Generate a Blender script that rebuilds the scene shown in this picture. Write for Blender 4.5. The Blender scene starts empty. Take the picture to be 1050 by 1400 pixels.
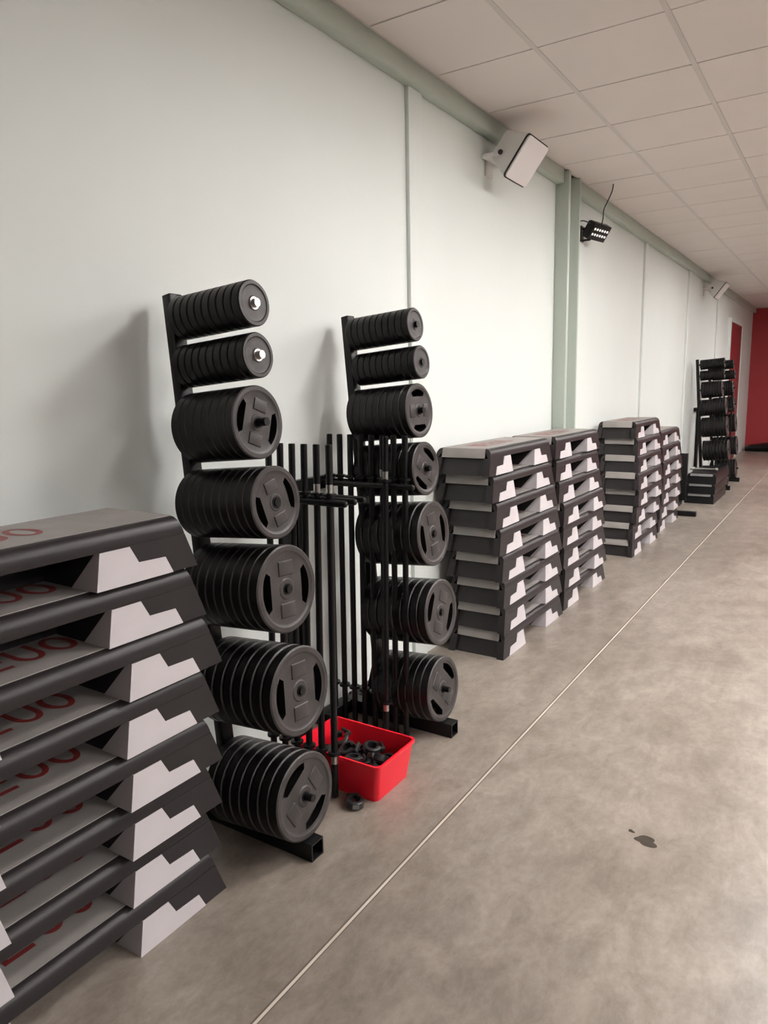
import bpy, bmesh, math, random
from mathutils import Vector, Matrix, Euler

S = bpy.context.scene
COL = S.collection
random.seed(7)
PI = math.pi

# ------------------------------------------------------------------ camera
F_PX, YAW, PITCH, ROLL = 986.2, 0.57376, 0.16964, -0.02022
CAM_H = 1.5
fw = Vector((-math.sin(YAW) * math.cos(PITCH), math.cos(YAW) * math.cos(PITCH), -math.sin(PITCH)))
rt = fw.cross(Vector((0, 0, 1))).normalized()
up = rt.cross(fw)
r2 = rt * math.cos(ROLL) + up * math.sin(ROLL)
u2 = -rt * math.sin(ROLL) + up * math.cos(ROLL)
cd = bpy.data.cameras.new('camera')
cam = bpy.data.objects.new('camera', cd)
COL.objects.link(cam)
m = Matrix((r2, u2, -fw)).transposed().to_4x4()
m.translation = (0, 0, CAM_H)
cam.matrix_world = m
cd.sensor_fit = 'HORIZONTAL'
cd.sensor_width = 36.0
cd.lens = F_PX / 1050 * 36.0
cd.clip_start = 0.02
S.camera = cam

# ------------------------------------------------------------------ world, exposure
w = bpy.data.worlds.new('world')
S.world = w
w.use_nodes = True
w.node_tree.nodes['Background'].inputs[0].default_value = (0.9, 0.95, 1.0, 1)
w.node_tree.nodes['Background'].inputs[1].default_value = 0.05
S.view_settings.view_transform = 'Standard'
S.view_settings.look = 'None'
S.view_settings.gamma = 1.0
S.view_settings.use_curve_mapping = False
S.view_settings.exposure = 0.0
PANEL_POWER = 66.0          # emission strength of the ceiling light diffusers
# recessed panels: a row near the side wall that starts ahead of the camera, unseen panels across the hall added as fill
LIGHTS = [(4.20, -1.132)] + [(0.10, y) for y in (3.166, 5.622, 9.306, 12.990)] + [(x, 0.710 + 1.842 * k) for x, ks in ((1.86, (1, 2, 3, 5, 7)), (3.61, (0, 1, 2, 3, 4, 6, 8))) for k in ks]


# ------------------------------------------------------------------ materials
def mat(name, col, rough=0.5, metal=0.0, var=0.0, vscale=8.0, bump=0.0, bscale=200.0, spec=0.5, coords='Object'):
    mt = bpy.data.materials.new(name)
    mt.use_nodes = True
    nt = mt.node_tree
    b = nt.nodes['Principled BSDF']
    b.inputs['Base Color'].default_value = (*col, 1)
    b.inputs['Roughness'].default_value = rough
    b.inputs['Metallic'].default_value = metal
    b.inputs['Specular IOR Level'].default_value = spec
    tc = nt.nodes.new('ShaderNodeTexCoord')
    if var > 0:
        n = nt.nodes.new('ShaderNodeTexNoise')
        n.inputs['Scale'].default_value = vscale
        n.inputs['Detail'].default_value = 5
        nt.links.new(tc.outputs[coords], n.inputs['Vector'])
        r = nt.nodes.new('ShaderNodeValToRGB')
        r.color_ramp.elements[0].position = 0.3
        r.color_ramp.elements[1].position = 0.7
        r.color_ramp.elements[0].color = (*[c * (1 - var) for c in col], 1)
        r.color_ramp.elements[1].color = (*[min(1, c * (1 + var)) for c in col], 1)
        nt.links.new(n.outputs['Fac'], r.inputs['Fac'])
        nt.links.new(r.outputs['Color'], b.inputs['Base Color'])
    if bump > 0:
        n2 = nt.nodes.new('ShaderNodeTexNoise')
        n2.inputs['Scale'].default_value = bscale
        n2.inputs['Detail'].default_value = 3
        nt.links.new(tc.outputs[coords], n2.inputs['Vector'])
        bp = nt.nodes.new('ShaderNodeBump')
        bp.inputs['Strength'].default_value = bump
        bp.inputs['Distance'].default_value = 0.002
        nt.links.new(n2.outputs['Fac'], bp.inputs['Height'])
        nt.links.new(bp.outputs['Normal'], b.inputs['Normal'])
    return mt


def emis(name, col, strength):
    mt = bpy.data.materials.new(name)
    mt.use_nodes = True
    nt = mt.node_tree
    b = nt.nodes['Principled BSDF']
    b.inputs['Base Color'].default_value = (*col, 1)
    b.inputs['Emission Color'].default_value = (*col, 1)
    b.inputs['Emission Strength'].default_value = strength
    return mt


def concrete():
    mt = bpy.data.materials.new('polished_concrete')
    mt.use_nodes = True
    nt = mt.node_tree
    L = nt.links
    b = nt.nodes['Principled BSDF']
    tc = nt.nodes.new('ShaderNodeTexCoord')

    def noise(scale, detail, dist=0.0, rough=0.55, stretch=(1, 1, 1), off=0.0):
        mp = nt.nodes.new('ShaderNodeMapping')
        mp.inputs['Scale'].default_value = stretch
        mp.inputs['Location'].default_value = (off, off * 1.7, 0)
        L.new(tc.outputs['Object'], mp.inputs['Vector'])
        n = nt.nodes.new('ShaderNodeTexNoise')
        n.inputs['Scale'].default_value = scale
        n.inputs['Detail'].default_value = detail
        n.inputs['Distortion'].default_value = dist
        n.inputs['Roughness'].default_value = rough
        L.new(mp.outputs['Vector'], n.inputs['Vector'])
        return n

    def ramp(n, p0, c0, p1, c1):
        r = nt.nodes.new('ShaderNodeValToRGB')
        r.color_ramp.elements[0].position = p0
        r.color_ramp.elements[0].color = (*c0, 1)
        r.color_ramp.elements[1].position = p1
        r.color_ramp.elements[1].color = (*c1, 1)
        L.new(n.outputs['Fac'], r.inputs['Fac'])
        return r

    def mul(a, bb, fac):
        x = nt.nodes.new('ShaderNodeMix')
        x.data_type = 'RGBA'
        x.blend_type = 'MULTIPLY'
        x.inputs['Factor'].default_value = fac
        L.new(a.outputs[0] if a.bl_idname != 'ShaderNodeMix' else a.outputs[2], x.inputs[6])
        L.new(bb.outputs[0], x.inputs[7])
        return x
    big = ramp(noise(1.1, 5, 0.4), 0.32, (0.250, 0.213, 0.181), 0.68, (0.350, 0.308, 0.270))
    mid = ramp(noise(6.0, 10, 0.3, 0.72, (1.5, 0.8, 1), 3.1), 0.38, (0.70, 0.68, 0.65), 0.64, (1.12, 1.11, 1.10))
    fine = ramp(noise(34, 8, 0.2, 0.7, (1.2, 0.8, 1), 9.0), 0.34, (0.76, 0.74, 0.72), 0.66, (1.08, 1.08, 1.08))
    c = mul(big, mid, 0.9)
    c = mul(c, fine, 0.55)
    L.new(c.outputs[2], b.inputs['Base Color'])
    rr = nt.nodes.new('ShaderNodeMapRange')
    rr.inputs['From Min'].default_value = 0.3
    rr.inputs['From Max'].default_value = 0.7
    rr.inputs['To Min'].default_value = 0.29
    rr.inputs['To Max'].default_value = 0.36
    L.new(noise(3.0, 5, 0.5, 0.6, (1, 1, 1), 5.0).outputs['Fac'], rr.inputs['Value'])
    L.new(rr.outputs[0], b.inputs['Roughness'])
    bp = nt.nodes.new('ShaderNodeBump')
    bp.inputs['Strength'].default_value = 0.05
    bp.inputs['Distance'].default_value = 0.004
    L.new(noise(9, 6, 0.3).outputs['Fac'], bp.inputs['Height'])
    L.new(bp.outputs['Normal'], b.inputs['Normal'])
    return mt


M = {
    'floor': concrete(),
    'wall': mat('pale_green_wall_paint', (0.725, 0.765, 0.738), 0.55, var=0.015, vscale=1.5, bump=0.05, bscale=60),
    'wallside': mat('grey_wall_paint', (0.22, 0.22, 0.22), 0.6),
    'wallback': mat('dark_wall_paint', (0.10, 0.10, 0.105), 0.6),
    'trimpaint': mat('green_grey_trim_paint', (0.47, 0.53, 0.47), 0.45, var=0.02, vscale=3),
    'red': mat('red_wall_paint', (0.37, 0.024, 0.029), 0.5, var=0.04, vscale=1.2),
    'reddoor': mat('red_door_paint', (0.27, 0.024, 0.028), 0.45, var=0.04, vscale=2),
    'tile': mat('ceiling_tile', (0.72, 0.66, 0.63), 0.85, var=0.02, vscale=2.0, bump=0.15, bscale=120),
    'tee': mat('ceiling_tee', (0.60, 0.555, 0.53), 0.6),
    'void': mat('ceiling_void', (0.20, 0.18, 0.17), 0.9),
    'plastic': mat('charcoal_plastic', (0.023, 0.0195, 0.0205), 0.38, var=0.15, vscale=6, bump=0.12, bscale=350, spec=0.3),
    'rubmat': mat('grey_rubber_mat', (0.30, 0.277, 0.263), 0.55, var=0.10, vscale=9, bump=0.3, bscale=260),
    'pad': mat('pale_grey_riser', (0.56, 0.525, 0.54), 0.5, var=0.03, vscale=12),
    'print': mat('red_print', (0.22, 0.03, 0.028), 0.5, var=0.12, vscale=20),
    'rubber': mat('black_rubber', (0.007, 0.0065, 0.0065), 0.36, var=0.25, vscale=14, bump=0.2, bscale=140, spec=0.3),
    'rubface': mat('black_rubber_lit_face', (0.048, 0.042, 0.041), 0.42, var=0.3, vscale=16, bump=0.2, bscale=140, spec=0.4),  # plate faces: same rubber, with the front light painted in as a lighter tone
    'steelblk': mat('black_powder_coat', (0.007, 0.007, 0.0075), 0.36, var=0.1, vscale=10, spec=0.3),
    'steel': mat('bare_steel', (0.62, 0.60, 0.58), 0.28, 1.0),
    'hole': mat('tube_inside', (0.006, 0.006, 0.006), 0.8),
    'box': mat('red_plastic', (0.88, 0.012, 0.034), 0.38, var=0.05, vscale=5),
    'clip': mat('black_clip_plastic', (0.018, 0.018, 0.019), 0.4),
    'clipgrey': mat('grey_clip_pad', (0.16, 0.16, 0.16), 0.5),
    'white': mat('white_speaker_plastic', (0.74, 0.72, 0.70), 0.45),
    'grille': mat('white_speaker_grille', (0.78, 0.74, 0.73), 0.55, bump=0.4, bscale=500),
    'dark': mat('dark_gasket', (0.012, 0.010, 0.010), 0.6),
    'led': emis('led_lens', (1.0, 0.97, 0.95), 0.6),
    'lamp': emis('lamp_diffuser', (1.0, 0.965, 0.945), PANEL_POWER),
    'lampframe': mat('lamp_frame', (0.75, 0.75, 0.75), 0.4),
    'joint': mat('joint_filler', (0.62, 0.55, 0.47), 0.35, var=0.1, vscale=4),
    'jointdark': mat('joint_groove', (0.12, 0.10, 0.085), 0.6),
    'wet': mat('wet_concrete', (0.060, 0.048, 0.038), 0.25, var=0.2, vscale=30),
    'vinyl': mat('black_vinyl', (0.009, 0.009, 0.010), 0.36, var=0.2, vscale=8, spec=0.3),
}


# ------------------------------------------------------------------ mesh helpers
def mesh(name, verts, faces, material, smooth=False, ang=35):
    me = bpy.data.meshes.new(name)
    me.from_pydata([tuple(v) for v in verts], [], faces)
    me.materials.append(M[material])
    bm = bmesh.new()
    bm.from_mesh(me)
    bmesh.ops.recalc_face_normals(bm, faces=bm.faces)
    bm.to_mesh(me)
    bm.free()
    if smooth:
        me.shade_smooth()
        me.set_sharp_from_angle(angle=math.radians(ang))
    return me


def obj(name, me, parent=None, loc=(0, 0, 0), rot=(0, 0, 0)):
    o = bpy.data.objects.new(name, me)
    COL.objects.link(o)
    o.location = loc
    o.rotation_euler = rot
    if parent is not None:
        o.parent = parent
    return o


def tag(o, label, cat, group=None):
    o['label'] = label
    o['category'] = cat
    if group:
        o['group'] = group
    return o


def struct(o):
    o['kind'] = 'structure'
    return o


class G:
    """Collects verts and faces of one mesh."""

    def __init__(self):
        self.v = []
        self.f = []

    def add(self, vs, fs):
        k = len(self.v)
        self.v += [Vector(p) for p in vs]
        self.f += [tuple(i + k for i in f) for f in fs]
        return self

    def box(self, x0, x1, y0, y1, z0, z1):
        return self.add([(x0, y0, z0), (x1, y0, z0), (x1, y1, z0), (x0, y1, z0), (x0, y0, z1), (x1, y0, z1), (x1, y1, z1), (x0, y1, z1)],
                        [(0, 3, 2, 1), (4, 5, 6, 7), (0, 1, 5, 4), (1, 2, 6, 5), (2, 3, 7, 6), (3, 0, 4, 7)])

    def hexa(self, lo, hi):
        """lo, hi: four corners each, same order."""
        return self.add(list(lo) + list(hi), [(0, 3, 2, 1), (4, 5, 6, 7), (0, 1, 5, 4), (1, 2, 6, 5), (2, 3, 7, 6), (3, 0, 4, 7)])

    def prism(self, a, b):
        """loft between two polygons with the same number of points, capped"""
        n = len(a)
        return self.add(list(a) + list(b), [tuple(range(n))[::-1], tuple(range(n, 2 * n))] + [(i, (i + 1) % n, n + (i + 1) % n, n + i) for i in range(n)])

    def tube(self, pts, r, n=12, cap=True):
        rings = []
        pts = [Vector(p) for p in pts]
        rr = r if isinstance(r, (list, tuple)) else [r] * len(pts)
        ref = None
        for i, p in enumerate(pts):
            d = (pts[min(i + 1, len(pts) - 1)] - pts[max(i - 1, 0)]).normalized()
            if ref is None:
                ref = Vector((0, 0, 1)) if abs(d.z) < 0.9 else Vector((1, 0, 0))
            a = d.cross(ref)
            if a.length < 1e-6:
                a = d.cross(Vector((0, 1, 0)))
            a.normalize()
            b = d.cross(a).normalized()
            ref = b.cross(d) * -1 if False else ref
            rings.append([p + (a * math.cos(t) + b * math.sin(t)) * rr[i] for t in [2 * PI * k / n for k in range(n)]])
        vs = [q for ring in rings for q in ring]
        fs = []
        for i in range(len(rings) - 1):
            for k in range(n):
                k2 = (k + 1) % n
                fs.append((i * n + k, i * n + k2, (i + 1) * n + k2, (i + 1) * n + k))
        if cap:
            fs.append(tuple(range(n))[::-1])
            fs.append(tuple((len(rings) - 1) * n + k for k in range(n)))
        return self.add(vs, fs)

    def lathe(self, prof, axis='X', n=32, c=(0, 0, 0)):
        """prof: list of (along, radius)"""
        vs = []
        for a, r in prof:
            for k in range(n):
                t = 2 * PI * k / n
                p = (a, r * math.cos(t), r * math.sin(t))
                if axis == 'Z':
                    p = (r * math.cos(t), r * math.sin(t), a)
                vs.append(Vector(p) + Vector(c))
        fs = []
        for i in range(len(prof) - 1):
            for k in range(n):
                k2 = (k + 1) % n
                fs.append((i * n + k, i * n + k2, (i + 1) * n + k2, (i + 1) * n + k))
        fs.append(tuple(range(n))[::-1])
        fs.append(tuple((len(prof) - 1) * n + k for k in range(n)))
        return self.add(vs, fs)

    def move(self, mtx):
        self.v = [mtx @ p for p in self.v]
        return self

    def mesh(self, name, material, smooth=False, ang=35, bevel=0.0, seg=2):
        me = mesh(name, self.v, self.f, material, False)
        if bevel > 0:
            bm = bmesh.new()
            bm.from_mesh(me)
            es = [e for e in bm.edges if len(e.link_faces) == 2 and e.calc_face_angle(0) > math.radians(25)]
            bmesh.ops.bevel(bm, geom=es, offset=bevel, segments=seg, affect='EDGES', profile=0.5, clamp_overlap=True)
            bm.to_mesh(me)
            bm.free()
            smooth = True
        if smooth:
            me.shade_smooth()
            me.set_sharp_from_angle(angle=math.radians(ang))
        return me


def empty(name, loc=(0, 0, 0), rot=(0, 0, 0)):
    o = bpy.data.objects.new(name, None)
    COL.objects.link(o)
    o.location = loc
    o.rotation_euler = rot
    o.empty_display_size = 0.1
    return o


ORD = ['first', 'second', 'third', 'fourth', 'fifth', 'sixth', 'seventh', 'eighth', 'ninth', 'tenth', 'eleventh', 'twelfth']

# ------------------------------------------------------------------ room shell
WX = -1.95            # wall plane
CEIL = 3.04
YB, YF = -5.0, 17.9
XR = 6.6
fl = struct(obj('floor', G().box(WX - 0.2, XR + 0.2, YB - 0.2, YF + 0.2, -0.12, 0.0).mesh('floor', 'floor')))
fl['label'] = 'polished grey brown concrete floor'
JX = -1.098
obj('joint_strip', G().box(JX - 0.004, JX + 0.004, YB, YF, -0.003, 0.0012).mesh('joint_strip', 'joint'), fl)
obj('joint_groove', G().box(JX - 0.010, JX - 0.004, YB, YF, -0.003, 0.0006).mesh('joint_groove', 'jointdark'), fl)
obj('joint_groove', G().box(JX + 0.004, JX + 0.007, YB, YF, -0.003, 0.0006).mesh('joint_groove', 'jointdark'), fl)
struct(obj('wall_left', G().box(WX - 0.2, WX, YB - 0.2, YF + 0.2, 0, CEIL + 0.15).mesh('wall_left', 'wall')))['label'] = 'long pale green white side wall'
struct(obj('wall_far', G().box(WX, XR, YF, YF + 0.2, 0, CEIL + 0.15).mesh('wall_far', 'red')))['label'] = 'red painted end wall'
struct(obj('wall_right', G().box(XR, XR + 0.2, YB - 0.2, YF + 0.2, 0, CEIL + 0.15).mesh('wall_right', 'wallside')))['label'] = 'grey opposite wall'
struct(obj('wall_back', G().box(WX, XR, YB - 0.2, YB, 0, CEIL + 0.15).mesh('wall_back', 'wallback')))['label'] = 'dark grey wall at the near end'

# trim along the ceiling, cover strips, steel column
tr = struct(obj('trim_1', G().box(WX, -1.887, YB, 5.43, 2.949, CEIL + 0.01).box(WX, -1.887, 5.70, YF, 2.949, CEIL + 0.01).mesh('trim_1', 'trimpaint', bevel=0.006)))
tr['label'] = 'green grey boxed trim under the ceiling edge'
for n, (y0, wd) in enumerate(((3.278, 0.135), (8.125, 0.135), (10.54, 0.13), (13.0, 0.12)), 2):
    g = G().box(WX, WX + 0.022, y0, y0 + wd, 0, 2.949)
    struct(obj('trim_%d' % n, g.mesh('cover_strip', 'wall', bevel=0.003)))['label'] = 'narrow upright cover strip on the side wall'
c = struct(obj('trim_6', G().box(WX, -1.85, 5.43, 5.475, 0, CEIL - 0.004).mesh('column_flange', 'trimpaint', bevel=0.004)))
c['label'] = 'green grey steel column against the side wall'
obj('far_flange', G().box(WX, -1.85, 5.685, 5.71, 0, CEIL - 0.004).mesh('column_flange', 'trimpaint', bevel=0.004), c)
obj('web', G().box(WX, WX + 0.02, 5.475, 5.685, 0, CEIL - 0.004).mesh('column_web', 'wall'), c)

# red door on the side wall
d = struct(empty('door_1', (WX, 15.2, 0)))
d['label'] = 'red door in the pale side wall near the red end wall'
obj('door_leaf', G().box(0.002, 0.03, -0.72, 0.78, 0.005, 2.55).mesh('door_leaf', 'reddoor', bevel=0.004), d)
obj('door_frame', G().box(0, 0.045, -0.79, -0.72, 0, 2.62).box(0, 0.045, 0.78, 0.85, 0, 2.62).box(0, 0.045, -0.72, 0.78, 2.55, 2.62).mesh('door_frame', 'wall'), d)
obj('door_handle', G().tube([(0.03, -0.62, 1.0), (0.075, -0.62, 1.0), (0.075, -0.50, 1.0)], 0.009).mesh('door_handle', 'steel', True), d)

# ceiling: slab, tees, tiles
X0C, TW, Y0C, TD = -1.361, 0.585, 3.473, 0.614
ce = struct(obj('ceiling', G().box(WX - 0.2, XR + 0.2, YB - 0.2, YF + 0.2, CEIL + 0.035, CEIL + 0.15).mesh('ceiling', 'void')))
ce['label'] = 'suspended ceiling of pale square tiles'
xs = [-1.887] + [X0C + i * TW for i in range(14)] + [XR]
ys = [YB] + [Y0C + j * TD for j in range(-13, 24) if YB < Y0C + j * TD < YF] + [YF]
for i, x in enumerate(xs[1:-1]):
    obj('ceiling_tee', G().box(x - 0.012, x + 0.012, YB, YF, CEIL - 0.001, CEIL + 0.03).mesh('ceiling_tee', 'tee'), ce)
for j, y in enumerate(ys[1:-1]):
    obj('cross_tee', G().box(-1.887, XR, y - 0.009, y + 0.009, CEIL + 0.0035, CEIL + 0.03).mesh('cross_tee', 'tee'), ce)
obj('edge_angle', G().box(-1.889, -1.872, YB, YF, CEIL + 0.001, CEIL + 0.03).mesh('edge_angle', 'tee'), ce)
lamp_cells = set()
for lx, ly in LIGHTS:
    ii = max(i for i in range(len(xs) - 1) if xs[i] <= lx)
    jj = max(j for j in range(len(ys) - 1) if ys[j] <= ly)
    lamp_cells.add((ii, jj))
tile_me = {}
rest = G()
for i in range(len(xs) - 1):
    for j in range(len(ys) - 1):
        if (i, j) in lamp_cells:
            continue
        x0, x1 = xs[i] + 0.0128, xs[i + 1] - 0.0128
        if i == 0:
            x0 = xs[0] + 0.016
        y0, y1 = ys[j] + 0.0065, ys[j + 1] - 0.0065
        if i <= 2 and ys[j] > 1.0:
            key = (round(x1 - x0, 3), round(y1 - y0, 3))
            if key not in tile_me:
                a, b = (x1 - x0) / 2, (y1 - y0) / 2
                tile_me[key] = G().box(-a, a, -b, b, 0, 0.016).mesh('ceiling_tile', 'tile')
            obj('ceiling_tile', tile_me[key], ce, ((x0 + x1) / 2, (y0 + y1) / 2, CEIL + random.uniform(-0.0008, 0.0008)))
        else:
            rest.box(x0, x1, y0, y1, CEIL, CEIL + 0.016)
o = obj('ceiling_tile_field', rest.mesh('ceiling_tile_field', 'tile'), ce)
o['kind'] = 'stuff'

# ceiling lights: the side row, plus unseen panels added for fill
lamp_frame = lamp_diff = None
k = 0
for (i, j) in sorted(lamp_cells):
    cx, cy = (xs[i] + xs[i + 1]) / 2, (ys[j] + ys[j + 1]) / 2
    a, b = TW / 2 - 0.0135, TD / 2 - 0.0135
    if lamp_diff is None:
        lamp_frame = G().box(-a, a, -b, -b + 0.02, 0, 0.03).box(-a, a, b - 0.02, b, 0, 0.03).box(-a, -a + 0.02, -b + 0.02, b - 0.02, 0, 0.03).box(a - 0.02, a, -b + 0.02, b - 0.02, 0, 0.03).mesh('lamp_frame', 'lampframe')
        lamp_diff = G().box(-a + 0.02, a - 0.02, -b + 0.02, b - 0.02, 0.004, 0.02).mesh('lamp_diffuser', 'lamp')
    L = empty('ceiling_light', (cx, cy, CEIL - 0.001))
    tag(L, 'square ceiling light panel out of view, most of them added as fill', 'ceiling light', 'recessed ceiling lights of the hall')
    obj('frame', lamp_frame, L)
    obj('diffuser', lamp_diff, L)

# ------------------------------------------------------------------ steps
SH = 0.1465
HL = 0.4875
hw = lambda z: 0.172 - 0.012 * (z / SH)
ye = lambda z: HL - 0.050 * (z / SH)


def step_meshes():
    R = {}
    g = G()
    # top slab with rounded long edges; cross-section in x,z
    sec = [(-hw(0.093) + 0.0015, 0.093), (-hw(0.10), 0.099)]
    for t in range(0, 8):
        a = t / 7 * PI / 2
        sec.append((-(hw(0.105)) + 0.030 * (1 - math.cos(a)), 0.1055 + 0.0385 * math.sin(a)))
    sec = sec + [(-x, z) for x, z in sec[::-1]]
    inner = [(hw(0.093) - 0.014, 0.093), (hw(0.12) - 0.032, 0.124), (-(hw(0.12) - 0.032), 0.124), (-(hw(0.093) - 0.014), 0.093)]
    sec = sec + inner
    n = len(sec)
    a = [(x, -ye(z), z) for x, z in sec]
    b = [(x, ye(z), z) for x, z in sec]
    vs = a + b
    fs = [(i, (i + 1) % n, n + (i + 1) % n, n + i) for i in range(n)]
    # caps as a fan of quads over the C profile
    no = n - 4
    half = no // 2
    for off in (0, n):
        q = lambda i: off + i
        fs.append(tuple(q(i) for i in [0, 1, no + 2, no + 3]))
        fs.append(tuple(q(i) for i in [no - 2, no - 1, no, no + 1]))
        fs.append(tuple(q(i) for i in list(range(1, no - 1)) + [no + 1, no + 2]))
    g.add(vs, fs)
    # end blocks below the slab: two corner posts and an inset panel
    yi = lambda z: 0.167 + 0.021 * (z / 0.093)
    for s in (-1, 1):
        for (xa, xb, ins) in ((-1, -0.76, 0.0), (0.76, 1, 0.0), (-0.76, 0.76, 0.020)):
            lo, hi = [], []
            for z, L in ((0.0, lo), (0.0935, hi)):
                h = hw(z)
                L += [(xa * h, s * yi(z), z), (xb * h, s * yi(z), z), (xb * h, s * (ye(z) - ins), z), (xa * h, s * (ye(z) - ins), z)]
            g.hexa(lo, hi)
    g.box(-0.110, -0.050, -0.195, 0.195, 0.0, 0.1245)      # web added to block light and darken the gap under the slab
    R['deck'] = g.mesh('step_deck', 'plastic', True, 38)
    # mat on top
    g = G().box(-0.133, 0.133, -0.4335, 0.4335, 0.1435, SH)
    R['mat'] = g.mesh('step_mat', 'rubmat')
    g = G()
    lo = [(-0.128, 0.4330, SH), (0.128, 0.4330, SH), (0.128, 0.4405, SH - 0.001), (-0.128, 0.4405, SH - 0.001)]
    z1 = SH - 0.052
    hi = [(-0.128, ye(z1) - 0.018, z1), (0.128, ye(z1) - 0.018, z1), (0.128, ye(z1) + 0.004, z1), (-0.128, ye(z1) + 0.004, z1)]
    g.hexa(lo, hi)
    R['lip'] = g.mesh('step_mat_lip', 'rubmat', bevel=0.002)
    # stair shaped riser pads
    poly = [(0.1645, 0.0), (0.1855, 0.0925), (0.2735, 0.0925), (0.2955, 0.048), (0.3805, 0.045), (0.4005, 0.0)]
    g = G()
    front = [(hw(z) + 0.0022, y, z) for y, z in poly]
    back = [(hw(z) - 0.015 - 0.085 * (1 - z / 0.0925), y, z) for y, z in poly]
    g.prism(front, back)
    R['pad'] = g.mesh('step_riser_pad', 'pad')
    # red printed mark: solid bars, barred letter, arc and ring
    g = G()
    zt = SH + 0.0006

    def quad(x0, x1, y0, y1):
        g.add([(x0, y0, zt), (x1, y0, zt), (x1, y1, zt), (x0, y1, zt)], [(0, 1, 2, 3)])

    def arc(cx, cy, rx, ry, w_, t0, t1, n_=20):
        vs, fs = [], []
        for i in range(n_ + 1):
            t = t0 + (t1 - t0) * i / n_
            vs += [(cx + rx * math.cos(t), cy + ry * math.sin(t), zt), (cx + (rx - w_) * math.cos(t), cy + (ry - w_) * math.sin(t), zt)]
        for i in range(n_):
            fs.append((2 * i, 2 * i + 1, 2 * i + 3, 2 * i + 2))
        g.add(vs, fs)
    arc(0.0, 0.095, 0.062, 0.038, 0.017, 0, 2 * PI, 28)
    arc(0.01, 0.008, 0.05, 0.036, 0.016, -PI / 2, PI / 2)
    quad(-0.062, 0.012, -0.028, -0.013)
    quad(-0.062, 0.012, 0.029, 0.044)
    for x0 in (-0.062, -0.008, 0.045):
        quad(x0, x0 + 0.016, -0.115, -0.050)
    quad(-0.062, 0.061, -0.130, -0.115)
    for x0 in (-0.062, -0.008, 0.045):
        quad(x0, x0 + 0.016, -0.205, -0.148)
    quad(-0.062, 0.061, -0.220, -0.205)
    quad(-0.062, 0.061, -0.300, -0.238)
    R['mark'] = g.mesh('step_print', 'print')
    return R


SM = step_meshes()
PAD_PLACES = [((0, 0, 0), 1, 1), ((0, 0, 0), 1, -1), ((0, 0, 0), -1, 1), ((0, 0, 0), -1, -1)]


def mirror_mesh(me, sx, sy, name):
    n = me.copy()
    n.name = name
    for v in n.vertices:
        v.co.x *= sx
        v.co.y *= sy
    if sx * sy < 0:
        n.flip_normals()
    return n


PADM = {(sx, sy): mirror_mesh(SM['pad'], sx, sy, 'step_riser_pad') for sx in (1, -1) for sy in (1, -1)}
LIPM = {1: SM['lip'], -1: mirror_mesh(SM['lip'], 1, -1, 'step_mat_lip')}


def make_step(x_front, yc, z, label, group, yaw=0.0, marked=True):
    """x_front: where the foot of the long front side stands"""
    o = empty('aerobic_step', (x_front - 0.172, yc, z), (0, 0, yaw))
    tag(o, label, 'aerobic step', group)
    obj('deck', SM['deck'], o)
    mt = obj('mat', SM['mat'], o)
    if marked:
        obj('printed_mark', SM['mark'], mt)
    for s in (1, -1):
        obj('mat_lip', LIPM[s], o)
    for sx in (1, -1):
        for sy in (1, -1):
            obj('riser_pad', PADM[(sx, sy)], o)
    return o


STACKS = [
    # name of stack, list top..bottom of (x of pad corner, y of pad corner), offset from pad corner to centre
    ('the tall step stack nearest the camera', -0.1645,
     [(-1.506, 1.041), (-1.500, 1.057), (-1.478, 1.086), (-1.478, 1.064), (-1.480, 1.065), (-1.495, 1.068), (-1.512, 1.069), (-1.503, 1.072)]),
    ('the step stack just beyond the second plate tree', -0.1645,
     [(-1.590, 4.141), (-1.582, 4.165), (-1.566, 4.185), (-1.547, 4.193), (-1.532, 4.197), (-1.529, 4.202), (-1.526, 4.204), (-1.519, 4.192)]),
    ('the step stack standing by the steel column', 0.4005,
     [(-1.575, 4.565), (-1.575, 4.580), (-1.565, 4.618), (-1.533, 4.627), (-1.538, 4.632), (-1.533, 4.645), (-1.524, 4.652), (-1.530, 4.652)]),
    ('the tall step stack beyond the steel column', 0.4005,
     [(-1.556, 6.535), (-1.538, 6.545), (-1.519, 6.505), (-1.497, 6.455), (-1.497, 6.485), (-1.504, 6.451), (-1.524, 6.424), (-1.515, 6.402)]),
    ('the lower step stack farthest away', 0.4005,
     [(-1.570, 7.62), (-1.543, 7.575), (-1.522, 7.553), (-1.522, 7.557), (-1.522, 7.546), (-1.536, 7.552), (-1.556, 7.60)]),
]
for si, (sname, off, layers) in enumerate(STACKS):
    n = len(layers)
    for i, (x, y) in enumerate(layers):
        if i == 0:
            pos = 'topmost charcoal step with grey mat on '
        elif i == n - 1:
            pos = 'bottom charcoal step on the floor in '
        else:
            pos = 'charcoal step %s from the top in ' % ORD[i]
        make_step(x, y + off, SH * (n - 1 - i), pos + sname, 'steps of ' + sname, random.uniform(-0.006, 0.006))


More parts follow.
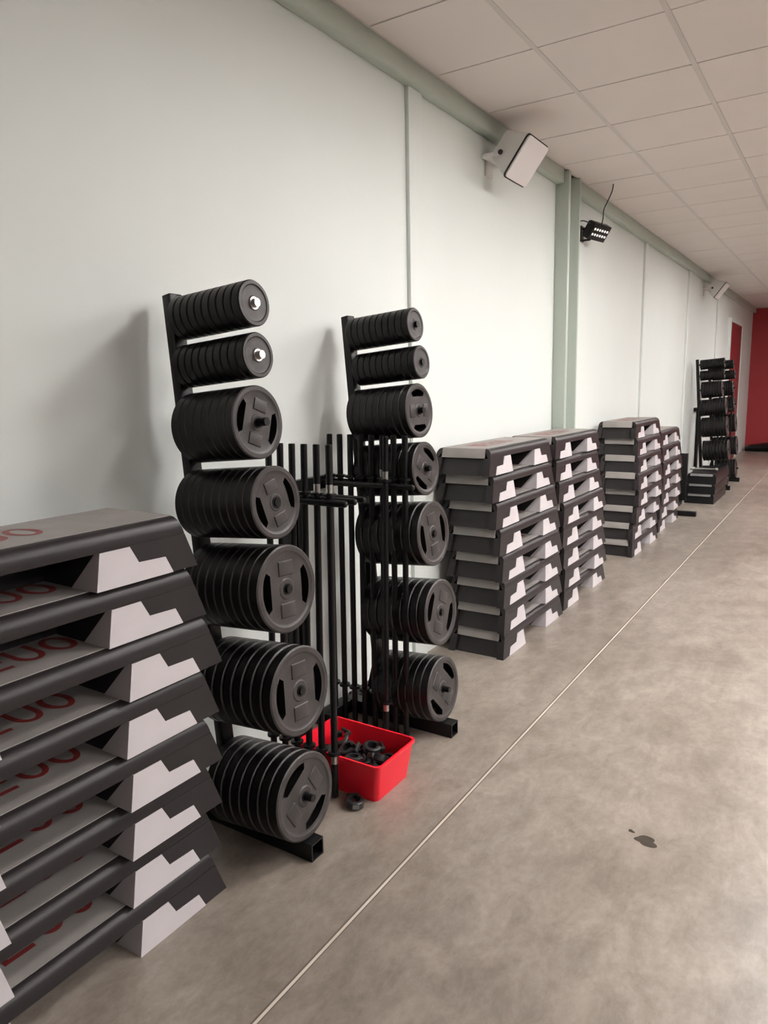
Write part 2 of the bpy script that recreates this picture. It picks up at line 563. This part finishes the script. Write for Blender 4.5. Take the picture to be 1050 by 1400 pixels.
# ------------------------------------------------------------------ weight plates
def plate_mesh(name, R, t, grips, material='rubface'):
    N = 60
    if grips:
        rad = [0.0135, 0.10 * R / 0.137 * 0.3, 0.22 * R, 0.25 * R, 0.55 * R, 0.785 * R, 0.83 * R, 0.87 * R, 0.965 * R, R]
        hh = [0.44, 0.44, 0.44, 0.36, 0.36, 0.36, 0.40, 0.5, 0.5, 0.40]
        rad[1] = 0.17 * R
    else:
        rad = [0.0135, 0.30 * R, 0.34 * R, 0.60 * R, 0.74 * R, 0.78 * R, 0.82 * R, 0.95 * R, R]
        hh = [0.47, 0.47, 0.40, 0.40, 0.40, 0.42, 0.5, 0.5, 0.38]
    J = len(rad)
    vs, idx = [], {}

    def vert(k, j, s):
        k %= N
        if (k, j, s) not in idx:
            a = 2 * PI * k / N
            r = rad[j]
            if grips and j == 4:
                aa = abs((a + PI / 2) % PI - PI / 2)     # angle from the slot axis, 0..90 deg
                lim = math.radians(36)
                if aa <= lim + 1e-6:
                    r = 0.515 * R / math.cos(aa)
                else:
                    r = 0.515 * R / math.cos(lim) * (1 - 0.18 * (aa - lim) / (PI / 2 - lim))
            idx[(k, j, s)] = len(vs)
            vs.append((s * hh[j] * t, r * math.cos(a), r * math.sin(a)))
        return idx[(k, j, s)]
    keep = {}
    for k in range(N):
        mid = 2 * PI * (k + 0.5) / N
        aa = abs((mid + PI / 2) % PI - PI / 2)
        for j in range(J - 1):
            keep[(k, j)] = not (grips and j == 4 and aa < math.radians(36))
    fs = []
    for (k, j), kp in keep.items():
        if not kp:
            continue
        fs.append((vert(k, j, 1), vert(k, j + 1, 1), vert(k + 1, j + 1, 1), vert(k + 1, j, 1)))
        fs.append((vert(k, j, -1), vert(k + 1, j, -1), vert(k + 1, j + 1, -1), vert(k, j + 1, -1)))
        if j == 0 or not keep[(k, j - 1)]:
            fs.append((vert(k, j, 1), vert(k + 1, j, 1), vert(k + 1, j, -1), vert(k, j, -1)))
        if j == J - 2 or not keep[(k, j + 1)]:
            fs.append((vert(k, j + 1, 1), vert(k, j + 1, -1), vert(k + 1, j + 1, -1), vert(k + 1, j + 1, 1)))
        if not keep[((k - 1) % N, j)]:
            fs.append((vert(k, j, 1), vert(k, j, -1), vert(k, j + 1, -1), vert(k, j + 1, 1)))
        if not keep[((k + 1) % N, j)]:
            fs.append((vert(k + 1, j, 1), vert(k + 1, j + 1, 1), vert(k + 1, j + 1, -1), vert(k + 1, j, -1)))
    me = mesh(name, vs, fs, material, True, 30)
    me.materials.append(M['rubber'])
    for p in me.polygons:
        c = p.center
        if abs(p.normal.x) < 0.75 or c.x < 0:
            p.material_index = 1  # rims and backs get the darker rubber to paint in their shade
    return me


def panel_mesh(R, t, s):
    g = G()
    # raised label fields above and below the bore, and a boss around it
    z0 = 0.36 * t
    if s:
        a, b = sorted((s * 0.30 * R, s * 0.66 * R))
        g.hexa([(z0 - 0.001, -0.25 * R, a), (z0 - 0.001, 0.25 * R, a), (z0 - 0.001, 0.25 * R, b), (z0 - 0.001, -0.25 * R, b)],
               [(z0 + 0.0035, -0.23 * R, a + 0.004), (z0 + 0.0035, 0.23 * R, a + 0.004), (z0 + 0.0035, 0.23 * R, b - 0.004), (z0 + 0.0035, -0.23 * R, b - 0.004)])
    return g


PLATE = {}
for nm, R, t, gr in (('small', 0.068, 0.0300, False), ('medium', 0.1125, 0.0325, True), ('large', 0.1375, 0.0355, True), ('largest', 0.1415, 0.0355, True)):
    PLATE[nm] = (R, t, plate_mesh('weight_plate_' + nm, R, t, gr), [panel_mesh(R, t, q).mesh('plate_panel', 'rubface', bevel=0.0012) for q in (1, -1)] if gr else None)
HUB = G().lathe([(-0.003, 0.0185), (0.002, 0.0185), (0.002, 0.0138), (-0.003, 0.0138)], 'X', 24)
HUB.f = HUB.f[:-2]
HUBM = HUB.mesh('hub_ring', 'steel', True)
HUBD = HUB.mesh('hub_ring', 'steelblk', True)
TILT = 0.079


def rack_frame(y, label):
    """plate tree: foot beam, rear cross beam, leaning post and seven pegs"""
    o = empty('plate_tree', (0, y, 0))
    tag(o, label, 'weight rack', 'plate trees')
    # foot: hollow square tube
    x0, x1, hwid, ht = -1.92, -1.352, 0.03, 0.06
    g = G().box(x0, x1 - 0.05, -hwid, hwid, 0, ht)
    tw = 0.005
    g.box(x1 - 0.05, x1, -hwid, -hwid + tw, 0, ht).box(x1 - 0.05, x1, hwid - tw, hwid, 0, ht).box(x1 - 0.05, x1, -hwid + tw, hwid - tw, 0, tw).box(x1 - 0.05, x1, -hwid + tw, hwid - tw, ht - tw, ht)
    obj('foot_beam', g.mesh('foot_beam', 'steelblk'), o)
    obj('cross_beam', G().box(-1.94, -1.88, -0.22, -hwid - 0.0005, 0, 0.06).box(-1.94, -1.88, hwid + 0.0005, 0.22, 0, 0.06).mesh('cross_beam', 'steelblk', bevel=0.003), o)
    # leaning post
    xb = lambda z: -1.882 + (1.806 - z) * TILT
    pw, pd = 0.026, 0.036
    lo = [(xb(0.06), -pw, 0.06), (xb(0.06) + pd, -pw, 0.06), (xb(0.06) + pd, pw, 0.06), (xb(0.06), pw, 0.06)]
    hi = [(xb(1.806), -pw, 1.806), (xb(1.806) + pd, -pw, 1.812), (xb(1.806) + pd, pw, 1.812), (xb(1.806), pw, 1.806)]
    obj('post', G().hexa(lo, hi).mesh('post', 'steelblk', bevel=0.003), o)
    obj('gusset', G().prism([(xb(0.3), -0.004, 0.3), (xb(0.06) - 0.08, -0.004, 0.061), (xb(0.06), -0.004, 0.061)], [(xb(0.3), 0.004, 0.3), (xb(0.06) - 0.08, 0.004, 0.061), (xb(0.06), 0.004, 0.061)]).mesh('gusset', 'steelblk'), o)
    return o


# (size, front face x, front face z, number of plates, peg stub, spins) per peg
PEGS_A = [('small', -1.511, 1.757, 10, 0.012, 0.0), ('small', -1.505, 1.606, 10, 0.016, 0.3), ('medium', -1.518, 1.406, 9, 0.035, -0.35), ('medium', -1.459, 1.163, 11, 0.004, 0.30), ('large', -1.430, 0.893, 9, 0.008, -0.05), ('largest', -1.394, 0.566, 8, 0.008, -0.05), ('largest', -1.391, 0.2045, 8, 0.03, -1.05)]
PEGS_B = [('small', -1.525, 1.755, 10, 0.012, 0.0), ('small', -1.497, 1.604, 11, 0.008, 0.0), ('medium', -1.509, 1.407, 10, 0.02, PI / 2), ('medium', -1.481, 1.166, 9, 0.02, 0.95), ('large', -1.446, 0.891, 8, 0.006, 0.12), ('largest', -1.413, 0.551, 8, 0.006, -0.5), ('largest', -1.405, 0.2045, 8, 0.03, 0.75)]
SIZEWORD = {'small': 'small black', 'medium': 'medium black', 'large': 'large black', 'largest': 'largest black'}
PEGWORD = ['top', 'second', 'third', 'fourth', 'fifth', 'sixth', 'bottom']


def load_rack(rack, y, pegs, rname, detail=True):
    ax = Vector((math.cos(TILT), 0, math.sin(TILT)))
    for pi, (size, fx, fz, n, stub, spin) in enumerate(pegs):
        R, t, me, pm = PLATE[size]
        # front face centre
        f = Vector((fx, y, fz))
        # where the peg starts: front side of the post
        xpost = -1.882 + (1.806 - fz + 0.02) * TILT + 0.036
        run = (fx - xpost) / math.cos(TILT)
        gap = t + 0.0008
        n = min(n, int((run - 0.002) / gap))
        if n * gap < run - 0.03:
            gap = (run - 0.006) / n
            gap = min(gap, t + 0.006)
        a = f - ax * (run + 0.002)
        b = f + ax * stub
        g = G().tube([a - Vector((0, y, 0)), b - Vector((0, y, 0))], 0.0125, 16)
        obj('peg', g.mesh('peg', 'steel' if (pi < 2 and rname.startswith('the near')) else 'steelblk', True), rack)
        for k in range(n):
            c = f - ax * (gap * k + t / 2)
            if R + 0.002 > c.z - 0.06 and size == 'largest' and False:
                continue
            sp = spin if k == 0 else random.uniform(0, PI)
            p = obj('weight_plate', me, None, c, (sp, -TILT, 0))
            if k == 0:
                lab = '%s weight plate at the front of the %s peg of %s' % (SIZEWORD[size], PEGWORD[pi], rname)
            elif k == n - 1:
                lab = '%s weight plate at the back of the %s peg of %s' % (SIZEWORD[size], PEGWORD[pi], rname)
            else:
                lab = '%s weight plate, %s from the front, %s peg of %s' % (SIZEWORD[size], ORD[k], PEGWORD[pi], rname)
            tag(p, lab, 'weight plate', 'weight plates on ' + rname)
            if k == 0 and detail:
                obj('hub_ring', HUBM if (pi < 2 and rname.startswith('the near')) else HUBD, p, (0.44 * t, 0, 0))
                if pm:
                    for q in pm:
                        obj('raised_panel', q, p)


for y, pegs, rname, lab, det in (
        (1.655, PEGS_A, 'the nearest plate tree', 'black steel plate tree nearest the camera, beside the big step stack', True),
        (2.625, PEGS_B, 'the second plate tree', 'black steel plate tree between the hanging bars and a step stack', True),
        (11.02, PEGS_A, 'the third plate tree', 'black steel plate tree far down the wall behind the black platforms', False),
        (12.02, PEGS_B, 'the farthest plate tree', 'black steel plate tree farthest down the wall before the red door', False)):
    rk = rack_frame(y, lab)
    load_rack(rk, y, pegs, rname, det)


# ------------------------------------------------------------------ bar rack and bars
def bar_rack(dy, label):
    o = empty('bar_rack', (0, dy, 0))
    tag(o, label, 'bar rack', 'bar racks')
    for y, xe in ((2.018, -1.457), (2.075, -1.457), (2.132, -1.457), (2.482, -1.457), (2.539, -1.495)):
        g = G().tube([(-1.93, y, 1.103), (xe - 0.011, y, 1.103), (xe - 0.003, y, 1.103), (xe, y, 1.103)], [0.0125, 0.0125, 0.010, 0.006], 14)
        obj('arm', g.mesh('bar_rack_arm', 'steelblk', True, 50), o)
    obj('back_rail', G().box(-1.945, -1.915, 1.99, 2.57, 1.075, 1.13).mesh('back_rail', 'steelblk', bevel=0.003), o)
    for y in (2.255, 2.315):
        obj('upright', G().box(-1.945, -1.912, y - 0.02, y + 0.02, 0.0, 1.075).mesh('upright', 'steelblk', bevel=0.003), o)
    obj('foot_plate', G().box(-1.945, -1.70, 2.27, 2.30, 0.0, 0.03).mesh('foot_plate', 'steelblk', bevel=0.003), o)
    return o


bar_rack(0.0, 'black comb shaped bar rack between the two near plate trees')
BAR_L = 1.305


def bar_meshes():
    sh = G().lathe([(0, 0.0105), (0.003, 0.0128), (BAR_L - 0.003, 0.0128), (BAR_L, 0.0105)], 'Z', 14).mesh('bar_shaft', 'steelblk', True)
    col = G().lathe([(0, 0.017), (0.002, 0.0245), (0.012, 0.0245), (0.014, 0.017)], 'Z', 18).mesh('bar_collar', 'steelblk', True)
    sl = G().lathe([(0, 0.0130), (0.03, 0.0130)], 'Z', 14).mesh('bar_worn_band', 'steel', True)
    return sh, col, sl


BSH, BCO, BSL = bar_meshes()
LOWC, HIC = 0.162, 1.1185


def make_bar(top, bot, label, group, band=False, lowband=False):
    top, bot = Vector(top), Vector(bot)
    d = (top - bot).normalized()
    o = empty('weight_bar', bot)
    o.rotation_mode = 'QUATERNION'
    o.rotation_quaternion = Vector((0, 0, 1)).rotation_difference(d)
    tag(o, label, 'barbell bar', group)
    obj('shaft', BSH, o)
    obj('collar', BCO, o, (0, 0, LOWC))
    obj('collar', BCO, o, (0, 0, HIC))
    if band:
        obj('worn_band', BSL, o, (0, 0, HIC + 0.014))
    if lowband:
        obj('worn_band', BSL, o, (0, 0, LOWC - 0.032))
    return o


for k in range(6):
    x = -1.551 - 0.0565 * k
    if k == 0:
        lab = 'black weight bar hanging in front of the red box'
    else:
        lab = 'black hanging bar, %s from the floor side in the near row of bars' % ORD[k]
    make_bar((x, 2.047, BAR_L + 0.002), (x + 0.042 - 0.003 * k, 1.962, 0.006), lab, 'bars in the near slot of the bar rack', band=k in (0, 1), lowband=k == 0)
for k in range(8):
    x = -1.515 - 0.0545 * k
    if k == 0:
        lab = 'black hanging bar closest to the second plate tree'
    else:
        lab = 'black hanging bar, %s from the floor side in the far row of bars' % ORD[k]
    make_bar((x, 2.5105, BAR_L + 0.004), (x - 0.010, 2.505, 0.006), lab, 'bars in the far slot of the bar rack', band=k in (2,))
make_bar((-1.572, 2.4535, BAR_L + 0.004), (-1.588, 2.440, 0.006), 'single black bar with bright worn bands hanging ahead of the far row', 'bars in the far slot of the bar rack', True, True)


# far bar holder between the two far trees: same kind of rack, three bars
bar_rack(9.42, 'black comb shaped bar rack between the two far plate trees')
for k in range(4):
    x = -1.505 - 0.0565 * k
    make_bar((x, 2.5105 + 9.42, BAR_L + 0.003), (x, 2.505 + 9.42, 0.006), 'thin black bar hanging by the farthest plate tree, %s from the floor side' % ORD[k], 'bars in the far bar rack')

# ------------------------------------------------------------------ red box with clips
BX0, BX1, BY0, BY1, BH = -1.725, -1.338, 1.998, 2.262, 0.152


def red_box():
    o = empty('plastic_box', ((BX0 + BX1) / 2, (BY0 + BY1) / 2, 0))
    tag(o, 'bright red plastic box full of black clips on the concrete floor', 'box')
    a, b = (BX1 - BX0) / 2, (BY1 - BY0) / 2
    ta, tb = a - 0.022, b - 0.018

    def ring(ax_, by_, z, r=0.022, n=5):
        pts = []
        for cx, cy, s in ((1, 1, 0), (-1, 1, 1), (-1, -1, 2), (1, -1, 3)):
            for i in range(n):
                t = (s + i / (n - 1)) * PI / 2
                pts.append((cx * (ax_ - r) + r * math.cos(t), cy * (by_ - r) + r * math.sin(t), z))
        return pts
    w = 0.003
    levels = [(ta, tb, 0.0), (a - 0.002, b - 0.002, BH - 0.012), (a + 0.004, b + 0.004, BH - 0.012), (a + 0.004, b + 0.004, BH), (a - 0.004, b - 0.004, BH), (ta - w, tb - w, 0.004)]
    rings = [ring(*L) for L in levels]
    n = len(rings[0])
    vs = [p for r in rings for p in r]
    fs = []
    for i in range(len(rings) - 1):
        for k in range(n):
            k2 = (k + 1) % n
            fs.append((i * n + k, i * n + k2, (i + 1) * n + k2, (i + 1) * n + k))
    fs.append(tuple(range(n)))
    fs.append(tuple((len(rings) - 1) * n + k for k in range(n)))
    obj('body', mesh('box_body', vs, fs, 'box', True, 40), o)
    return o


red_box()


def clip_meshes():
    ring = G()
    prof = [(-0.014, 0.030), (-0.011, 0.034), (0.011, 0.034), (0.014, 0.030), (0.014, 0.020), (-0.014, 0.020), (-0.014, 0.030)]
    n = 20
    vs, fs = [], []
    arcn = 18
    for i in range(arcn + 1):
        t = math.radians(20) + math.radians(320) * i / arcn
        for a, r in prof[:-1]:
            vs.append((r * math.cos(t), r * math.sin(t), a))
    q = len(prof) - 1
    for i in range(arcn):
        for k in range(q):
            k2 = (k + 1) % q
            fs.append((i * q + k, i * q + k2, (i + 1) * q + k2, (i + 1) * q + k))
    fs.append(tuple(range(q)))
    fs.append(tuple(arcn * q + k for k in range(q))[::-1])
    ring.add(vs, fs)
    rm = ring.mesh('clip_ring', 'clip', True, 40)
    lev = G().box(0.026, 0.045, -0.020, -0.006, -0.009, 0.009).box(0.038, 0.048, -0.020, 0.026, -0.010, 0.010)
    lm = lev.mesh('clip_lever', 'clip', bevel=0.003)
    pm = G().box(-0.033, -0.0345, -0.012, 0.012, -0.008, 0.008).mesh('clip_pad', 'clipgrey')
    return rm, lm, pm


CR, CL, CP = clip_meshes()


def make_clip(loc, rot, label, group=None):
    o = empty('bar_clip', loc, rot)
    tag(o, label, 'bar clip', group)
    obj('ring', CR, o)
    obj('lever', CL, o)
    obj('grip_pad', CP, o)
    return o


rc = random.Random(11)
for layer in range(3):
    for ix in range(4):
        for iy in range(3):
            z = 0.038 + 0.034 * layer
            cx = (BX0 + BX1) / 2 + (ix - 1.5) * 0.072 + rc.uniform(-0.006, 0.006)
            cy = (BY0 + BY1) / 2 + (iy - 1) * 0.053 + rc.uniform(-0.004, 0.004)
            if layer == 2 and (ix + iy) % 2:
                continue
            make_clip((cx, cy, z), (rc.uniform(-0.5, 0.5), rc.uniform(-0.5, 0.5), rc.uniform(0, 6.28)),
                      'black bar clip in the heap inside the red box', 'clips heaped in the red box')
make_clip((-1.415, 1.955, 0.018), (0.1, 0.0, 2.3), 'black bar clip lying on the floor in front of the red box')


# ------------------------------------------------------------------ wall speakers
def speaker(y, label):
    t = math.radians(37)
    o = empty('wall_speaker', (WX, y, 2.80))
    tag(o, label, 'speaker', 'white wall speakers')
    n = Vector((math.cos(t), 0, -math.sin(t)))
    a = Vector((math.sin(t), 0, math.cos(t)))
    b = Vector((0, 1, 0))
    c = Vector((0.245, 0, -0.012))            # centre of the front

    def rr(hw_, hh_, depth, r, n_=5):
        pts = []
        for cx, cy, s in ((1, 1, 0), (-1, 1, 1), (-1, -1, 2), (1, -1, 3)):
            for i in range(n_):
                tt = (s + i / (n_ - 1)) * PI / 2
                u = cx * (hw_ - r) + r * math.cos(tt)
                v = cy * (hh_ - r) + r * math.sin(tt)
                pts.append(c + b * u + a * v + n * depth)
        return pts

    def loft(levels, name, material):
        rings = [rr(*L) for L in levels]
        k = len(rings[0])
        vs = [p for r in rings for p in r]
        fs = []
        for i in range(len(rings) - 1):
            for q in range(k):
                q2 = (q + 1) % k
                fs.append((i * k + q, i * k + q2, (i + 1) * k + q2, (i + 1) * k + q))
        fs.append(tuple(range(k))[::-1])
        fs.append(tuple((len(rings) - 1) * k + q for q in range(k)))
        return obj(name, mesh('speaker_' + name, vs, fs, material, True, 40), o)
    W, H = 0.158, 0.130
    loft([(W * 0.52, H * 0.50, -0.175, 0.03), (W * 0.66, H * 0.66, -0.165, 0.03), (W * 0.97, H * 0.97, -0.02, 0.03), (W, H, -0.010, 0.03)], 'cabinet', 'white')
    loft([(W - 0.001, H - 0.001, -0.010, 0.028), (W - 0.001, H - 0.001, -0.001, 0.028)], 'gasket', 'dark')
    loft([(W - 0.008, H - 0.008, -0.001, 0.024), (W - 0.008, H - 0.008, 0.008, 0.024), (W - 0.016, H - 0.016, 0.012, 0.020)], 'grille', 'grille')
    g = G().box(0.0, 0.012, -0.045, 0.045, -0.06, 0.07)
    obj('wall_plate', g.mesh('speaker_wall_plate', 'white', bevel=0.003), o)
    # U bracket around the cabinet ends
    bk = G()
    for s in (-1, 1):
        bk.box(0.09, 0.17, s * 0.118 - 0.004, s * 0.118 + 0.004, 0.01, 0.05)
    bk.box(0.012, 0.10, -0.122, 0.122, 0.022, 0.040)
    obj('bracket', bk.mesh('speaker_bracket', 'white', bevel=0.002), o)
    g = G().lathe([(0, 0.014), (0.012, 0.014)], 'Z', 14)
    g.move(Matrix.Translation((0.135, -0.122, 0.03)) @ Matrix.Rotation(PI / 2, 4, 'X'))
    obj('knob', g.mesh('speaker_knob', 'dark', True), o)
    return o


speaker(4.25, 'white wall speaker tilted down, near the camera above the hanging bars')
speaker(11.75, 'small looking white wall speaker far down the hall near the red wall')


# ------------------------------------------------------------------ led flood light with cable
def flood():
    o = empty('led_flood_light', (WX, 6.05, 2.70))
    tag(o, 'black flood light with two rows of small lamps on the wall beyond the column', 'flood light')
    nrm = Vector((0.80, -0.20, -0.57)).normalized()
    lng = Vector((0.22, 0.975, 0.0))
    lng = (lng - nrm * lng.dot(nrm)).normalized()
    upv = nrm.cross(lng) * -1
    if upv.z < 0:
        upv = -upv
    mt = Matrix((lng, upv, nrm)).transposed().to_4x4()
    mt.translation = Vector((0.14, 0.03, -0.005))
    g = G().box(-0.125, 0.125, -0.065, 0.065, -0.06, 0.0)
    for q in range(9):
        x = -0.108 + q * 0.027
        g.box(x - 0.003, x + 0.003, -0.055, 0.055, -0.08, -0.06)
    obj('housing', g.move(mt).mesh('flood_housing', 'steelblk', bevel=0.003), o)
    lens = G().lathe([(-0.001, 0.0095), (0.003, 0.0095), (0.006, 0.006)], 'Z', 14).mesh('flood_lens', 'led', True)
    for i in range(6):
        for j in range(2):
            q = obj('lens', lens, o)
            q.matrix_local = mt @ Matrix.Translation((-0.0925 + i * 0.037, -0.021 + j * 0.042, 0.0))
    obj('bracket', G().box(0, 0.01, -0.03, 0.03, -0.06, 0.06).tube([(0.01, 0, -0.05), (0.07, 0, -0.05), (0.10, 0, -0.02)], 0.009, 8).tube([(0.01, 0, 0.04), (0.06, 0, 0.04), (0.09, 0, 0.01)], 0.009, 8).mesh('flood_bracket', 'steelblk', True), o)
    return o


flood()
pts = [(-1.70, 6.03, CEIL + 0.002), (-1.705, 6.025, 2.99), (-1.735, 6.02, 2.92), (-1.765, 6.02, 2.86), (-1.770, 6.02, 2.79), (-1.785, 6.01, 2.735), (-1.82, 5.99, 2.735), (-1.86, 5.96, 2.76), (-1.90, 5.92, 2.775), (-1.935, 5.90, 2.76)]
# smooth the cable with a Catmull-Rom pass
sm = []
P_ = [Vector(p) for p in pts]
for i in range(len(P_) - 1):
    p0, p1, p2, p3 = P_[max(i - 1, 0)], P_[i], P_[i + 1], P_[min(i + 2, len(P_) - 1)]
    for s in range(4):
        t = s / 4
        sm.append(0.5 * ((2 * p1) + (p2 - p0) * t + (2 * p0 - 5 * p1 + 4 * p2 - p3) * t * t + (3 * p1 - p0 - 3 * p2 + p3) * t ** 3))
sm.append(P_[-1])
tag(obj('power_cable', G().tube(sm, 0.0045, 8).mesh('power_cable', 'dark', True)), 'thin dark cable dropping from the ceiling to the flood light', 'cable')

# ------------------------------------------------------------------ far black platforms, stand, bar, mats
PL = G()
sec = [(-0.17, 0.0), (-0.17, 0.085), (-0.155, 0.118), (-0.14, 0.1225), (0.14, 0.1225), (0.155, 0.118), (0.17, 0.085), (0.17, 0.0)]
PL.prism([(x, -0.52 + 0.02 * z / 0.12, z) for x, z in sec], [(x, 0.52 - 0.02 * z / 0.12, z) for x, z in sec])
PLM = PL.mesh('platform_body', 'vinyl', True, 30)
PLT = G().box(-0.13, 0.13, -0.50, 0.50, 0.1215, 0.1245).mesh('platform_mat', 'rubber')
PLL = G().hexa([(-0.13, -0.502, 0.121), (0.13, -0.502, 0.121), (0.13, -0.49, 0.121), (-0.13, -0.49, 0.121)], [(-0.13, -0.530, 0.095), (0.13, -0.530, 0.095), (0.13, -0.50, 0.095), (-0.13, -0.50, 0.095)]).mesh('platform_lip', 'clipgrey')
for k, nm in enumerate(('bottom black platform of the low stack standing on the floor far down the wall', 'middle black platform of the low stack far down the wall', 'top black platform of the low stack, under the bright steel bar')):
    p = empty('exercise_platform', (-1.526 + 0.006 * k, 10.14 + 0.01 * k, 0.1245 * k))
    tag(p, nm, 'platform', 'stacked black platforms')
    obj('body', PLM, p)
    obj('mat', PLT, p)
    obj('lip', PLL, p)
b = empty('short_steel_bar', (-1.70, 9.95, 0.3735 + 0.026))
tag(b, 'short bright steel dumbbell bar lying on the top black platform', 'dumbbell bar')
obj('shaft', G().tube([(0.0, 0, 0), (0.33, 0.0, 0)], 0.014, 12).mesh('steel_bar', 'steel', True), b)
for x in (0.03, 0.30):
    obj('star_nut', G().tube([(x, 0, 0), (x + 0.025, 0, 0)], 0.026, 8).mesh('star_nut', 'steel'), b)
s = empty('low_stand', (0, 0, 0))
tag(s, 'low black tube stand with a foot poking out past the farthest step stack', 'stand')
obj('foot_beam', G().box(-1.90, -1.392, 8.63, 8.69, 0.0, 0.055).mesh('stand_foot', 'steelblk', bevel=0.003), s)
obj('base_beam', G().box(-1.735, -1.705, 8.6905, 9.53, 0.0, 0.05).mesh('stand_base', 'steelblk', bevel=0.003), s)
obj('upright', G().box(-1.745, -1.655, 9.47, 9.53, 0.051, 0.635).mesh('stand_upright', 'steelblk', bevel=0.003), s)
# black floor cushion in the corner by the red wall
gm = G()
n = 20
prof = []
for i in range(n + 1):
    x = -1.90 + 1.7 * i / n
    hgt = 0.10 + 0.075 * math.sin(min(1, i / 4) * PI / 2) + 0.012 * math.sin(i * 1.7)
    ring = []
    for k in range(12):
        t = 2 * PI * k / 12
        ring.append((x, 17.55 + 0.24 * math.cos(t) * (0.6 + 0.4 * min(1, i / 3)), max(0.0, hgt / 2 + hgt / 2 * math.sin(t) * 1.0)))
    prof.append(ring)
vs = [p for r in prof for p in r]
fs = []
for i in range(n):
    for k in range(12):
        fs.append((i * 12 + k, i * 12 + (k + 1) % 12, (i + 1) * 12 + (k + 1) % 12, (i + 1) * 12 + k))
fs += [tuple(range(12)), tuple(n * 12 + k for k in range(12))]
gm.add(vs, fs)
tag(obj('floor_cushion', gm.mesh('floor_cushion', 'vinyl', True, 60)), 'long soft black cushion lying on the floor against the red wall', 'cushion')

# ------------------------------------------------------------------ small wet spot
def blob(cx, cy, rx, ry, seed, rot):
    r_ = random.Random(seed)
    ph = [r_.uniform(0, 6.28) for _ in range(4)]
    pts = []
    for i in range(28):
        t = 2 * PI * i / 28
        q = 1 + 0.20 * math.sin(2 * t + ph[0]) + 0.14 * math.sin(3 * t + ph[1]) + 0.07 * math.sin(5 * t + ph[2])
        x, y = rx * q * math.cos(t), ry * q * math.sin(t)
        pts.append((cx + x * math.cos(rot) - y * math.sin(rot), cy + x * math.sin(rot) + y * math.cos(rot)))
    return pts


for nm, pp, lab in (('wet_spot', blob(-0.468, 2.287, 0.036, 0.026, 5, 0.2), 'small dark wet spot on the open concrete floor'),
                    ('wet_spot', blob(-0.523, 2.318, 0.010, 0.008, 9, 0.0), 'tiny dark drip beside the wet spot on the floor')):
    g = G().prism([(x, y, 0.0) for x, y in pp], [(x, y, 0.0008) for x, y in pp])
    tag(obj(nm, g.mesh(nm, 'wet')), lab, 'wet spot')
